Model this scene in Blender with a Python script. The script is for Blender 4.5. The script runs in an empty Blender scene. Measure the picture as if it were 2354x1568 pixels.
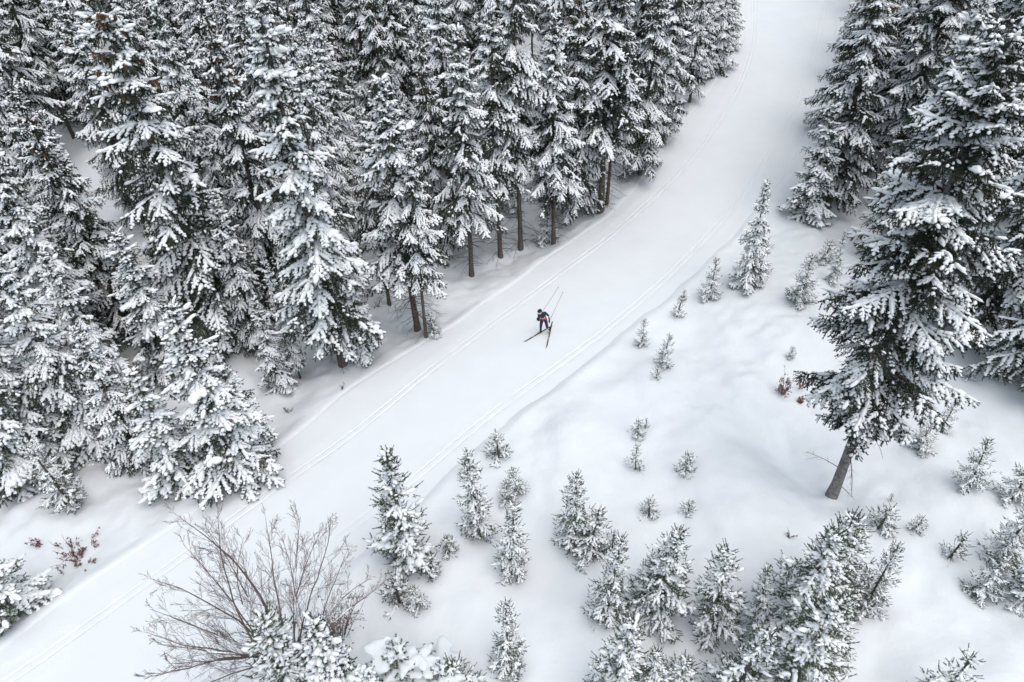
import bpy, math, random
import numpy as np
from mathutils import Matrix, Vector
rnd = random.Random(11)
rs = np.random.RandomState(5)
S = bpy.context.scene
COL = S.collection

# ------------------------------------------------------------------ camera
CAMH = 20.0
PITCH = math.radians(39.0)
ROLL = math.radians(2.1)
FPX = 1569.0                      # focal length in pixels of a 2353 px wide picture
r0 = Vector((1, 0, 0)); u0 = Vector((0, math.sin(PITCH), math.cos(PITCH))); f0 = Vector((0, math.cos(PITCH), -math.sin(PITCH)))
RV = math.cos(ROLL)*r0 - math.sin(ROLL)*u0
UV = math.cos(ROLL)*u0 + math.sin(ROLL)*r0
cd = bpy.data.cameras.new('camera'); cam = bpy.data.objects.new('camera', cd); COL.objects.link(cam)
cd.sensor_width = 36; cd.lens = FPX/2353*36; cd.clip_end = 1000
M = Matrix.Identity(4)
for i, c in enumerate((RV, UV, -f0)):
    for j in range(3): M[j][i] = c[j]
M.translation = (0, 0, CAMH)
cam.matrix_world = M
S.camera = cam

# ------------------------------------------------------------------ overcast daylight
SUN_EL, SUN_AZ = math.radians(70), math.radians(140)
w = bpy.data.worlds.new('World'); S.world = w; w.use_nodes = True
nt = w.node_tree; bg = nt.nodes['Background']
sky = nt.nodes.new('ShaderNodeTexSky'); sky.sky_type = 'NISHITA'; sky.sun_disc = False
sky.sun_elevation = SUN_EL; sky.sun_rotation = SUN_AZ; sky.dust_density = 4.0; sky.air_density = 1.0
hs = nt.nodes.new('ShaderNodeHueSaturation'); hs.inputs['Saturation'].default_value = 0.72; hs.inputs['Hue'].default_value = 0.485
nt.links.new(sky.outputs[0], hs.inputs['Color']); nt.links.new(hs.outputs[0], bg.inputs[0])
bg.inputs[1].default_value = 0.15
sd = bpy.data.lights.new('sun', 'SUN'); sun = bpy.data.objects.new('sun', sd); COL.objects.link(sun)
sd.energy = 1.5; sd.angle = math.radians(105); sd.color = (.95, 1, .995)
sun.rotation_euler = Vector((math.cos(SUN_EL)*math.sin(SUN_AZ), math.cos(SUN_EL)*math.cos(SUN_AZ), math.sin(SUN_EL))).to_track_quat('Z', 'Y').to_euler()
S.view_settings.view_transform = 'Standard'; S.view_settings.look = 'None'
S.view_settings.exposure = 0.08; S.view_settings.gamma = 1.0; S.view_settings.use_curve_mapping = False

# ------------------------------------------------------------------ materials
def mat(name, col, rough=.8, var=.0, scale=6.0, bump=0.0, bscale=20.0, coord='Object', spec=.3, col2=None, rnd_amt=0.0):
    m = bpy.data.materials.new(name); m.use_nodes = True
    n = m.node_tree.nodes; l = m.node_tree.links; b = n['Principled BSDF']
    b.inputs['Base Color'].default_value = (*col, 1); b.inputs['Roughness'].default_value = rough
    b.inputs['Specular IOR Level'].default_value = spec
    tc = n.new('ShaderNodeTexCoord')
    if var or col2:
        nz = n.new('ShaderNodeTexNoise'); nz.inputs['Scale'].default_value = scale; nz.inputs['Detail'].default_value = 4
        l.new(tc.outputs[coord], nz.inputs['Vector'])
        rp = n.new('ShaderNodeValToRGB')
        c2 = col2 or tuple(c*(1-var) for c in col); c1 = col if col2 else tuple(min(1, c*(1+var)) for c in col)
        rp.color_ramp.elements[0].color = (*c2, 1); rp.color_ramp.elements[0].position = .35
        rp.color_ramp.elements[1].color = (*c1, 1); rp.color_ramp.elements[1].position = .65
        l.new(nz.outputs['Fac'], rp.inputs[0]); out = rp.outputs[0]
        if rnd_amt:
            oi = n.new('ShaderNodeObjectInfo'); mr = n.new('ShaderNodeMapRange')
            mr.inputs['To Min'].default_value = 1-rnd_amt; mr.inputs['To Max'].default_value = 1+rnd_amt
            h = n.new('ShaderNodeHueSaturation'); l.new(oi.outputs['Random'], mr.inputs['Value'])
            l.new(mr.outputs[0], h.inputs['Value']); l.new(out, h.inputs['Color']); out = h.outputs[0]
        l.new(out, b.inputs['Base Color'])
    if bump:
        nb = n.new('ShaderNodeTexNoise'); nb.inputs['Scale'].default_value = bscale; nb.inputs['Detail'].default_value = 5
        l.new(tc.outputs[coord], nb.inputs['Vector'])
        bp = n.new('ShaderNodeBump'); bp.inputs['Strength'].default_value = 1; bp.inputs['Distance'].default_value = bump
        l.new(nb.outputs['Fac'], bp.inputs['Height']); l.new(bp.outputs[0], b.inputs['Normal'])
    return m
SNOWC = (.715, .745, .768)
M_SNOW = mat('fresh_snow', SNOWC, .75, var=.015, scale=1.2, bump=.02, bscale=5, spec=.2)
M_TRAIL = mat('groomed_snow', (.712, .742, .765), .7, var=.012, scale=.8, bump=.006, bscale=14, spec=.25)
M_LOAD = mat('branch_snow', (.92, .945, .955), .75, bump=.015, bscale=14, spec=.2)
M_NEED = mat('spruce_needles', (.043, .055, .035), .75, scale=1.5, col2=(.022, .031, .023), rnd_amt=.3, spec=.2)
M_NEED2 = mat('young_spruce_needles', (.075, .092, .05), .75, scale=3, col2=(.04, .055, .034), rnd_amt=.25, spec=.2)
M_BARK = mat('spruce_bark', (.17, .145, .125), .9, scale=9, col2=(.075, .062, .055), bump=.02, bscale=30, spec=.15)
M_WOOD = mat('branch_wood', (.11, .085, .07), .9, scale=8, col2=(.055, .042, .036), spec=.15)
M_CONE = mat('spruce_cones', (.19, .085, .045), .8, var=.3, scale=9)
M_TWIG = mat('bare_beech_bark', (.2, .15, .14), .85, scale=6, col2=(.1, .072, .07), spec=.2)
M_LEAF = mat('withered_beech_leaves', (.24, .125, .1), .8, scale=12, col2=(.13, .065, .055))
M_GREY = mat('old_spruce_bark', (.27, .255, .25), .9, scale=7, col2=(.12, .11, .108), bump=.03, bscale=22, spec=.15)

# corduroy on the trail material
def corduroy(m):
    n = m.node_tree.nodes; l = m.node_tree.links
    uv = n.new('ShaderNodeUVMap'); uv.uv_map = 'trail'
    wv = n.new('ShaderNodeTexWave'); wv.inputs['Scale'].default_value = 7; wv.inputs['Distortion'].default_value = .6; wv.bands_direction = 'X'
    l.new(uv.outputs[0], wv.inputs['Vector'])
    b2 = n.new('ShaderNodeBump'); b2.inputs['Strength'].default_value = .5; b2.inputs['Distance'].default_value = .006
    old = [x for x in n if x.type == 'BUMP' and x != b2][0]
    l.new(wv.outputs['Fac'], b2.inputs['Height']); l.new(old.outputs[0], b2.inputs['Normal'])
    l.new(b2.outputs[0], n['Principled BSDF'].inputs['Normal'])
corduroy(M_TRAIL)

# ------------------------------------------------------------------ value noise and terrain
_perm = rs.rand(64, 64, 8)
def vnoise(x, y, k=0):
    xi = np.floor(x).astype(int); yi = np.floor(y).astype(int); fx = x-xi; fy = y-yi
    fx = fx*fx*fx*(fx*(fx*6-15)+10); fy = fy*fy*fy*(fy*(fy*6-15)+10)
    P = _perm[:, :, k % 8]
    g = lambda a, b: P[a % 64, b % 64]
    return (g(xi, yi)*(1-fx)+g(xi+1, yi)*fx)*(1-fy)+(g(xi, yi+1)*(1-fx)+g(xi+1, yi+1)*fx)*fy-.5
def macro(x, y):
    t = np.maximum(0, y-33.0)
    return .2*(np.sqrt(t*t+16)-4)+0*x
def ray(px, py):
    a = (px-1176.5)/FPX; b = -(py-784)/FPX
    return np.array(f0+a*RV+b*UV)
def hit(px, py, fn, lift=0.0):
    d = ray(px, py); z = 0.0
    for _ in range(30):
        t = (z+lift-CAMH)/d[2]; x, y = d[0]*t, d[1]*t
        z = .5*z+.5*float(fn(np.array([x]), np.array([y]))[0])
    return np.array((x, y, z))
def resample(P, n):
    P = np.array(P); d = np.r_[0, np.cumsum(np.linalg.norm(np.diff(P, axis=0), axis=1))]
    q = np.linspace(0, d[-1], n); return np.stack([np.interp(q, d, P[:, i]) for i in range(P.shape[1])], 1)
def smooth(P, k):
    for _ in range(k):
        P = P.copy(); P[1:-1] = (P[:-2]+2*P[1:-1]+P[2:])/4
    return P
T1px = [(-330, 1800), (35, 1563), (231, 1413), (341, 1338), (520, 1200), (664, 1101), (809, 1002), (923, 907), (1103, 762), (1157, 725), (1340, 590), (1544, 416), (1638, 304), (1699, 202), (1732, 108), (1736, 0), (1728, -60)]
T2px = [(250, 1640), (500, 1460), (783, 1232), (967, 1088), (1098, 970), (1229, 882), (1397, 757), (1549, 625), (1638, 530), (1746, 399), (1835, 225), (1872, 117), (1896, 14), (1905, -60)]
Lpx = [(-330, 1740), (0, 1494), (75, 1430), (173, 1350), (231, 1309), (358, 1251), (450, 1165), (578, 1070), (653, 1025), (794, 896), (872, 850), (1001, 773), (1092, 712), (1213, 624), (1326, 549), (1448, 450), (1504, 375), (1544, 312), (1638, 205), (1680, 122), (1710, 56), (1718, -60)]
Rpx = [(330, 1660), (560, 1500), (814, 1289), (980, 1140), (1050, 1070), (1111, 1022), (1177, 961), (1286, 882), (1397, 794), (1510, 704), (1602, 625), (1797, 408), (1868, 282), (1908, 110), (1925, 0), (1930, -60)]
pl = lambda px: np.array([hit(a, b, macro)[:2] for a, b in px])
T1, T2, LE, RE = [smooth(resample(pl(q), 160), 8) for q in (T1px, T2px, Lpx, Rpx)]
def nearest(P, q):      # distance from q (n,2) to polyline P and the tangent there, signed to the right
    best = np.full(len(q), 1e9); sg = np.zeros(len(q)); idx = np.zeros(len(q))
    for i in range(len(P)-1):
        a = P[i]; d = P[i+1]-a; L = d@d
        v = q-a; t = v@d/L
        if i > 0: t = np.maximum(t, 0)
        if i < len(P)-2: t = np.minimum(t, 1)
        e = v-t[:, None]*d; dd = (e*e).sum(1); m = dd < best
        best[m] = dd[m]; sg[m] = (d[1]*v[m, 0]-d[0]*v[m, 1]); idx[m] = i+t[m]
    return np.sqrt(best)*np.sign(sg), idx
MID = smooth(resample(np.array([[*((T1[i]+T2[j])/2)] for i in range(160) for j in [int(np.argmin(((T2-T1[i])**2).sum(1)))]]), 240), 12)
# offsets of the four lines from the middle line, as a function of station
def offs(P):
    s, idx = nearest(MID, P); o = np.argsort(idx)
    k = np.ones(9)/9; v = np.interp(np.arange(240), idx[o], s[o]); vv = np.convolve(np.pad(v, 4, 'edge'), k, 'valid'); return vv
oL, oT1, oT2, oR = [offs(P) for P in (LE, T1, T2, RE)]
oT1 = np.convolve(np.pad(oT1, 15, 'edge'), np.ones(31)/31, 'valid'); oT2 = np.convolve(np.pad(oT2, 15, 'edge'), np.ones(31)/31, 'valid')
oT1 = np.clip(oT1, -3.4, -1.6); oT2 = np.clip(oT2, 1.6, 3.4)
oL = np.minimum(oL, oT1-.5); oR = np.maximum(oR, oT2+.4)
sstep = lambda a, b, x: (lambda t: t*t*(3-2*t))(np.clip((x-a)/(b-a), 0, 1))
# base x, base y (pixels of the 2353 px wide picture), row of the tip, variant, width, label
FRONT = [
 (524, 790, -110, 'tallB', 1.1, 'tall spruce with bent bare grey trunk showing through its crown, left of the frame'),
 (300, 770, 185, 'tallB', 1.0, 'dark drooping spruce with brown cones at its tip, beside the left picture edge'),
 (790, 838, -90, 'tallC', 1.0, 'tall narrow snowy spruce with slanting bare trunk behind the snow-draped young spruce'),
 (655, 700, -20, 'tallB', .85, 'tall spruce with brown cone clusters high in the crown, third from the left edge'),
 (961, 758, 160, 'tallA', 1.1, 'big snowy spruce with brown cones and bare lower trunk nearest the skier, left stem'),
 (979, 775, 330, 'tallD', .75, 'slender second stem close beside the big snowy spruce nearest the skier'),
 (1083, 634, 50, 'tallA', .92, 'spruce on a long thin bare trunk standing alone at the trail bend'),
 (1150, 590, 10, 'tallD', .9, 'dark spruce behind the trail bend, right of the thin bare trunk'),
 (1197, 572, -130, 'tallD', .8, 'tall dark spruce with short clean trunk between two thicker spruces at the bend'),
 (1272, 560, 20, 'tallA', .9, 'spruce with low snowy branches reaching the trail edge at the bend'),
 (1380, 487, -170, 'tallD', 1.1, 'broad dark spruce with long white snow slab on its crown, by the trail bend'),
 (1394, 470, -60, 'tallA', .75, 'spruce with clean pale trunk just right of the broad dark spruce'),
 (1320, 500, -100, 'tallB', .9, 'spruce half hidden behind the broad dark spruce at the bend'),
 (1470, 400, -130, 'tallB', .9, 'spruce at the inner edge of the upper trail curve'),
 (1520, 330, -160, 'tallC', 1.0, 'dense snowy spruce overhanging the upper trail curve'),
 (1585, 235, -130, 'tallC', .85, 'narrow snowy spruce beside the upper trail, below the last two'),
 (1640, 165, -110, 'midA', 1.0, 'second last spruce on the left side of the upper trail'),
 (1672, 110, -100, 'midB', 1.0, 'last spruce on the left side of the trail at the top of the picture'),
 (1605, 190, -150, 'tallC', .8, 'dark spruce behind the narrow spruces along the upper trail'),
 (548, 1082, 690, 'midA', 1.2, 'bushy snow-laden spruce at the foot of the left forest, largest of the low group'),
 (330, 1060, 745, 'midA', .9, 'pale snow-covered spruce just left of the large bushy one'),
 (300, 960, 560, 'midB', 1.1, 'slim white spruce standing behind the bushy low group on the left'),
 (432, 1118, 850, 'midA', 1.15, 'squat drooping snow-laden spruce at the lowest point of the left forest edge'),
 (590, 1045, 820, 'midB', 1.25, 'round snowy spruce at the trail edge, right end of the low group'),
 (645, 895, 690, 'midB', .95, 'slim snow-clad spruce standing alone in front of dark trunks'),
 (836, 822, 585, 'midA', .82, 'snow-draped young spruce with big smooth snow slabs at its foot by the trail'),
 (60, 1110, 610, 'midB', 1.3, 'tall pale snowy spruce at the left picture edge above the open snow'),
 (130, 1040, 640, 'midA', 1.05, 'snow-covered spruce second from the left edge in the lower group'),
 (225, 1020, 540, 'midB', 1.15, 'snow-covered spruce with dark gap beneath, left of the bushy low group'),
 (165, 1160, 985, 'youngC', 1.0, 'small spruce leaning out over the open snow below the left forest'),
 (30, 1420, 1205, 'midA', 1.3, 'snowy spruce cut off by the left picture edge beside the trail'),
 (998, 772, 722, 'youngC', .8, 'little dark-needled spruce at the foot of the bare stems nearest the skier'),
 (1255, 560, 480, 'youngC', 1.3, 'low bushy spruce under the trees at the trail bend'),
 (690, 870, 560, 'tallC', .6, 'thin spruce on a slanting dark stem right of the slim snow-clad one'),
 (735, 790, 420, 'tallA', .8, 'half-bare spruce in shade behind the snow-draped young spruce'),
 (600, 800, 430, 'midB', 1.1, 'pale spruce in front of the tall bent-trunk spruce, to its right'),
 (410, 860, 520, 'midA', 1.2, 'snowy mid-height spruce in front of the tall bent-trunk spruce, to its left'),
 (895, 700, 250, 'tallD', .8, 'dark spruce in the shade left of the big spruce nearest the skier'),
 (20, 940, 560, 'midA', 1.2, 'snow-laden spruce against the left picture edge above the pale one'),
]
RIGHT = [
 (1909, 1140, 40, 'hero', 1.0, 'great spruce with thick bare leaning trunk standing alone in the right foreground'),
 (1850, 505, 235, 'midB', 1.2, 'small snowy spruce at the trailside, front of the right forest'),
 (1900, 480, -200, 'tallB', 1.0, 'dark dense spruce overhanging the upper right edge of the trail'),
 (2015, 480, -230, 'hero', .9, 'thick-trunked tall spruce behind the great foreground spruce'),
 (1985, 410, -230, 'tallB', 1.0, 'dark spruce deeper in the right forest beside the trail'),
 (1912, 310, -250, 'tallB', 1.0, 'dark spruce further up the trail in the right forest'),
 (1940, 190, -250, 'tallC', 1.0, 'spruce at the top right edge of the trail'),
 (2040, 590, -60, 'tallC', 1.1, 'snowy spruce filling the gap left behind the great foreground spruce'),
 (2130, 600, -150, 'hero', 1.0, 'snow-laden spruce right behind the great foreground spruce'),
 (2225, 770, -60, 'tallB', 1.15, 'big snow-padded spruce to the right of the great foreground spruce'),
 (2370, 900, 120, 'tallB', 1.1, 'dark-bodied snowy spruce at the right picture edge'),
 (2150, 380, -250, 'tallC', 1.1, 'white-crowned tall spruce at the upper right'),
 (2300, 500, -200, 'tallB', 1.1, 'tall snow-crusted spruce in the upper right corner'),
 (2350, 700, 20, 'tallB', 1.0, 'dark shaded spruce low at the right picture edge behind bare twigs'),
 (1715, 655, 418, 'midB', .95, 'slender snowy spruce standing free beside the right trail edge'),
 (1738, 628, 515, 'youngC', .95, 'bushy little spruce hugging the slender free-standing one on its right'),
 (1628, 690, 598, 'youngA', .9, 'small spruce just left of the slender free-standing one'),
 (1836, 695, 572, 'youngB', 1.3, 'young spruce between the slender free-standing one and the great trunk tree'),
 (1912, 650, 535, 'midB', .8, 'young spruce half under the left branches of the right forest'),
 (1893, 600, 555, 'seedA', 1.1, 'knee-high spruce by the left branches of the right forest'),
]
YOUNG = [
 (1553, 727, 683, 'seedB', 1.0, 'tiny thin spruce by the trail edge, lower of two'),
 (1570, 690, 668, 'seedA', .9, 'tiny spruce by the trail edge, upper of two'),
 (1473, 795, 733, 'youngC', .85, 'stubby snow-capped spruce right of the skier'),
 (1523, 838, 765, 'youngC', .95, 'small dark-bottomed spruce below the stubby snow-capped one'),
 (1508, 868, 835, 'seedB', .9, 'bent seedling trailing below the small dark-bottomed spruce'),
 (1816, 822, 798, 'seedA', .9, 'tiny spruce tuft above the red-leaved shrub'),
 (1464, 1003, 970, 'seedA', 1.1, 'low spruce tuft with two tips in the open snow mid right'),
 (1484, 985, 965, 'seedB', .9, 'right-hand tip close beside the low two-tipped spruce tuft'),
 (1460, 1080, 1018, 'youngB', 1.0, 'thin pale sapling directly below the low two-tipped tuft'),
 (1575, 1085, 1040, 'seedA', .9, 'lone dark little sapling in open snow, left of the great trunk'),
 (1491, 1186, 1150, 'seedA', 1.0, 'very small snowy sapling, left of a pair in mid slope'),
 (1579, 1176, 1147, 'seedB', 1.2, 'very small snowy sapling, right of a pair in mid slope'),
 (1146, 1052, 1004, 'seedA', 1.1, 'small sapling with crossed bare tips at the trail edge'),
 (1104, 1232, 1042, 'youngA', 1.05, 'tall dark-centred sapling in the middle of the slope below the skier'),
 (1076, 1095, 1066, 'seedA', 1.2, 'dark low tuft touching the top of the tall dark-centred sapling'),
 (1182, 1135, 1076, 'seedA', 1.3, 'snowy sapling right of the tall dark-centred one'),
 (1160, 1160, 1100, 'seedB', 1.0, 'thin sapling between the tall dark-centred one and its right neighbour'),
 (1172, 1318, 1162, 'youngA', 1.15, 'full sapling standing lowest of the central group of four'),
 (940, 1288, 1038, 'youngB', 1.35, 'tallest sapling by the left slope edge, upper stem with two bare tips'),
 (912, 1265, 1140, 'youngB', 1.2, 'shorter sapling fused to the left of the tallest one by the slope edge'),
 (1031, 1270, 1232, 'seedA', 1.0, 'star-shaped little sapling between the two central groups'),
 (988, 1330, 1288, 'seedB', 1.1, 'tiny dark sapling right below the tallest one at the slope edge'),
 (917, 1385, 1335, 'seedA', 1.1, 'little sapling left of a pair below the slope edge'),
 (960, 1396, 1343, 'seedA', 1.1, 'little sapling right of a pair below the slope edge'),
 (1322, 1245, 1078, 'youngB', 1.1, 'slim sapling in the centre right, upper of two overlapping'),
 (1350, 1280, 1172, 'youngA', 1.1, 'sapling overlapping the foot of the slim one in the centre right'),
 (1406, 1268, 1213, 'seedB', 1.2, 'thin snowy sapling above the row of bigger young spruces'),
 (1392, 1420, 1258, 'youngA', 1.05, 'pale young spruce left neighbour of the broad bushy one'),
 (1502, 1405, 1210, 'youngC', 1.1, 'broad bushy young spruce with a long bare leader'),
 (1402, 1600, 1408, 'youngA', 1.15, 'olive-centred young spruce at the bottom edge, right of the lone star-shaped one'),
 (1490, 1620, 1490, 'youngC', 1.0, 'young spruce with reddish tips at the bottom edge'),
 (1553, 1585, 1515, 'seedA', 1.4, 'small fan-shaped spruce at the bottom edge of the picture'),
 (1168, 1545, 1415, 'youngC', 1.0, 'lone star-shaped young spruce in open snow near the bottom'),
 (1640, 1452, 1262, 'youngA', 1.1, 'leaning young spruce on the slope right of the broad bushy one'),
 (1672, 1600, 1438, 'youngA', 1.2, 'snowy young spruce at the bottom edge below the leaning one'),
 (1815, 1450, 1215, 'youngC', 1.1, 'left spruce of the dense clump at lower right'),
 (1862, 1400, 1200, 'youngA', 1.3, 'middle upper spruce of the dense clump at lower right'),
 (1930, 1385, 1190, 'youngA', 1.1, 'spruce with sharp tip at the top of the dense clump at lower right'),
 (1985, 1400, 1240, 'youngC', .9, 'right outer spruce of the dense clump with branches reaching right'),
 (1795, 1610, 1370, 'youngC', 1.1, 'lowest spruce of the dense clump at the bottom edge'),
 (1880, 1520, 1360, 'youngC', .95, 'lower right spruce of the dense clump, dark tips to the right'),
 (1740, 1440, 1300, 'youngB', 1.0, 'small dark spruce at the left foot of the dense clump'),
 (2018, 1215, 1165, 'seedA', 1.1, 'spiky sapling just above the dense clump'),
 (2101, 1220, 1188, 'seedA', 1.0, 'dark little tuft right of the spiky sapling'),
 (2047, 1152, 1136, 'seedB', .9, 'tiniest seedling in the snow right of the great trunk'),
 (2183, 1285, 1235, 'youngB', 1.0, 'thin pale sapling alone on the right slope'),
 (2165, 990, 920, 'youngC', .9, 'pale sapling beneath the right branches of the great trunk tree, upper of two'),
 (2112, 1033, 975, 'seedA', 1.5, 'low dark tuft beneath the right branches of the great trunk tree'),
 (2290, 868, 772, 'youngA', 1.1, 'dark sapling below the right forest edge'),
 (2224, 872, 845, 'seedA', 1.0, 'little tuft left of the dark sapling below the right forest edge'),
 (2228, 1120, 1012, 'youngC', .85, 'compact round sapling on the right slope'),
 (2322, 1150, 1045, 'youngC', 1.0, 'round sapling at the right picture edge, upper one'),
 (2290, 1290, 1140, 'youngA', 1.2, 'spruce above the dark hollow at the right picture edge'),
 (2352, 1385, 1190, 'youngC', 1.1, 'snow-buried spruce over a dark hollow at the right picture edge'),
 (2245, 1372, 1280, 'youngA', 1.0, 'pale sapling left of the snow-buried spruce at the right edge'),
 (2140, 1620, 1500, 'youngB', 1.0, 'young spruce at the very bottom edge on the right'),
 (845, 1760, 1425, 'midA', .95, 'large young spruce in front of the bare tree at the bottom edge'),
 (690, 1640, 1415, 'youngB', 1.2, 'dark thin spruce hidden among the bare tree limbs'),
 (945, 1600, 1492, 'laden', 1.25, 'snow-buried rounded spruce at the bottom edge, left half of the pair'),
 (1015, 1625, 1545, 'laden', 1.1, 'snow-buried rounded spruce at the bottom edge, right half of the pair'),
 (1050, 1590, 1510, 'seedA', 1.4, 'low spruce tips poking from snow at the bottom edge'),
]
WELLS = []              # hollows and mounds (x, y, amplitude, radius)
def hitm(px, py): return hit(px, py, macro)
for px, py, a, rr in [(1790, 1010, -.55, 1.6), (1700, 930, .35, 2.4), (1680, 1120, .4, 2.0), (1850, 1080, -.35, 1.3), (1560, 860, .3, 2.6), (1880, 560, .35, 2.2), (1330, 1010, .28, 2.2), (1800, 660, .3, 2.5),
                      (1080, 1020, .35, 1.0), (1250, 1190, .2, 1.2), (760, 870, .35, 1.4), (740, 930, .3, .9), (330, 1180, .25, 2.5), (150, 1130, .3, 2.2), (1130, 650, .3, 1.4), (900, 830, .25, 1.3), (1230, 1330, -.25, 1.6), (2100, 1330, .3, 2.4), (2200, 1150, .25, 1.5), (1650, 1330, .2, 1.3)]:
    p = hitm(px, py); WELLS.append((p[0], p[1], a, rr))
for q in YOUNG+[t for t in FRONT+RIGHT if t[3][:5] == 'young' or t[3] in ('midA', 'midB')]:
    p = hitm(q[0], q[1]); big = (q[1]-q[2])/200
    WELLS.append((p[0]+.1, p[1]+.1, -.1-.08*min(1, big), .28+.35*min(1.2, big))); WELLS.append((p[0]-.25, p[1]-.35, .07, .8))
for q in [t for t in FRONT+RIGHT if t[3] in ('tallA', 'tallD', 'hero')]:
    p = hitm(q[0], q[1]); WELLS.append((p[0], p[1], .14, .3)); WELLS.append((p[0], p[1], -.2, .8))
def ground(x, y):
    sh = x.shape; x = x.ravel(); y = y.ravel(); q = np.stack([x, y], 1)
    s, idx = nearest(MID, q)
    ii = np.arange(240); l_ = np.interp(idx, ii, oL); r_ = np.interp(idx, ii, oR)
    l_ = l_+.14*vnoise(x*.5, y*.5, 3); r_ = r_+.22*vnoise(x*.8, y*.8, 2)
    z = macro(x, y)
    dl = l_-s; dr = s-r_               # distance outside on either side
    out = np.maximum(dl, dr)
    z = z-.12*(1-sstep(-.25, .05, out))
    z = z-.38*sstep(.05, 1.9, dl)+.05*np.exp(-((dl-.05)/.35)**2)
    z = z+.13*sstep(-.1, .45, dr)+.05*np.exp(-((dr-.35)/.3)**2)
    k = sstep(.1, 2.5, out); k2 = sstep(0, .7, out)
    z = z+k*(1.05*vnoise(x/6.5+3, y/6.5, 0)+.42*vnoise(x/2.6, y/2.6+5, 1))+k2*(.17*vnoise(x/.95, y/.95, 2)+.075*vnoise(x/.45, y/.45, 4)*(1+2*vnoise(x/4, y/4, 5)))
    fl = sstep(.6, 2.5, dl)            # rougher forest floor
    z = z+fl*(.16*vnoise(x/.6, y/.6, 6)+.25*vnoise(x/1.5, y/1.5, 7))
    z = z+.25*np.clip(sstep(2, 12, dr), 0, 1)
    for wx, wy, a, rr in WELLS:
        z = z+k*a*np.exp(-((x-wx)**2+(y-wy)**2)/(rr*rr))
    return z.reshape(sh)
def at(px, py): return hit(px, py, ground)

# ------------------------------------------------------------------ helpers
def link(name, me, parent=None, **props):
    o = bpy.data.objects.new(name, me); COL.objects.link(o); o.parent = parent
    for k, v in props.items():
        if v: o[k] = v
    return o
def tri_mesh(name, V, F, mats, smooth_=True, mi=None):
    V = np.ascontiguousarray(V, dtype=np.float32); F = np.ascontiguousarray(F, dtype=np.int32)
    me = bpy.data.meshes.new(name); n = F.shape[1]
    me.vertices.add(len(V)); me.vertices.foreach_set('co', V.ravel())
    me.loops.add(F.size); me.loops.foreach_set('vertex_index', F.ravel())
    me.polygons.add(len(F)); me.polygons.foreach_set('loop_start', np.arange(0, F.size, n, dtype=np.int32))
    if mi is not None: me.polygons.foreach_set('material_index', np.asarray(mi, dtype=np.int32))
    me.polygons.foreach_set('use_smooth', np.full(len(F), smooth_))
    for m in (mats if isinstance(mats, (list, tuple)) else [mats]): me.materials.append(m)
    me.update(calc_edges=True)
    return me
class Acc:
    def __init__(s): s.V = []; s.F = []; s.n = 0
    def add(s, V, F):
        s.V.append(V); s.F.append(F+s.n); s.n += len(V)
    def inst(s, pv, pf, A, O):              # A (k,3,3) columns are the local axes, O (k,3)
        if len(O) == 0: return
        V = np.einsum('kij,nj->kni', A, pv)+O[:, None, :]
        k, n = len(O), len(pv)
        F = (pf[None]+(np.arange(k)*n)[:, None, None]).reshape(-1, 3)
        s.add(V.reshape(-1, 3), F)
    def mesh(s, name, m, smooth_=True):
        return tri_mesh(name, np.concatenate(s.V), np.concatenate(s.F), m, smooth_)
def tube(acc, P, R, n=5):
    P = np.asarray(P, float); R = np.asarray(R, float); k = len(P)
    T = np.gradient(P, axis=0); T /= np.linalg.norm(T, axis=1)[:, None]+1e-9
    ref = np.array((.31, .2, .93)) if abs(T[0, 2]) < .8 else np.array((1., .1, 0))
    A = np.cross(T, ref); A /= np.linalg.norm(A, axis=1)[:, None]+1e-9; B = np.cross(T, A)
    a = np.arange(n)*2*math.pi/n
    V = P[:, None]+R[:, None, None]*(np.cos(a)[None, :, None]*A[:, None]+np.sin(a)[None, :, None]*B[:, None])
    i = np.arange(k-1)[:, None]*n; j = np.arange(n)[None]; j2 = (j+1) % n
    F = np.concatenate([np.stack([i+j, i+j2, i+n+j2], -1).reshape(-1, 3), np.stack([i+j, i+n+j2, i+n+j], -1).reshape(-1, 3)])
    acc.add(V.reshape(-1, 3), F)
def norm(v): return v/(np.linalg.norm(v, axis=-1, keepdims=True)+1e-9)

# prototypes: x across, y along (0..1), z up
def snow_proto(r):
    V = [(0, -.06, .1)]
    for yy, w_ in ((.18, .8), (.52, 1.0), (.85, .7)):
        j = 1+.3*(r.rand()-.5); k = w_*j; dx = .25*(r.rand()-.5)
        V += [(-k+dx, yy, .05), (dx*.6, yy+.04, .95*k), (k+dx, yy, .05), (dx, yy, -.35)]
    V.append((.1*(r.rand()-.5), 1.08, .05)); F = []
    for a in range(2):
        for b in range(4):
            c = (b+1) % 4; o = 1+a*4
            F += [(o+b, o+c, o+4+c), (o+b, o+4+c, o+4+b)]
    for b in range(4):
        c = (b+1) % 4; F += [(0, 1+c, 1+b), (13, 9+b, 9+c)]
    return np.array(V, float), np.array(F)[:, ::-1]
def needle_proto(r):
    V = []; F = []
    for i, (ax, az) in enumerate([(1, .1), (-1, .1), (1, -.2), (-1, -.2), (.9, .2), (-.9, .2), (.15, -1), (-.1, -.9)]):
        y0 = (.02, .02, .3, .3, .6, .6, .15, .5)[i]+.08*(r.rand()-.5); k = len(V)
        V += [(0, y0, 0), (0, y0+.3, 0), (ax*(.75+.5*r.rand()), y0+.42+.1*r.rand(), az*(.8+.4*r.rand()))]
        F.append((k, k+1, k+2))
    k = len(V); V += [(-.35, .5, 0), (.35, .5, 0), (0, 1.12, 0)]; F.append((k, k+1, k+2))
    return np.array(V, float), np.array(F)
SN = [snow_proto(np.random.RandomState(i)) for i in range(4)]
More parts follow.
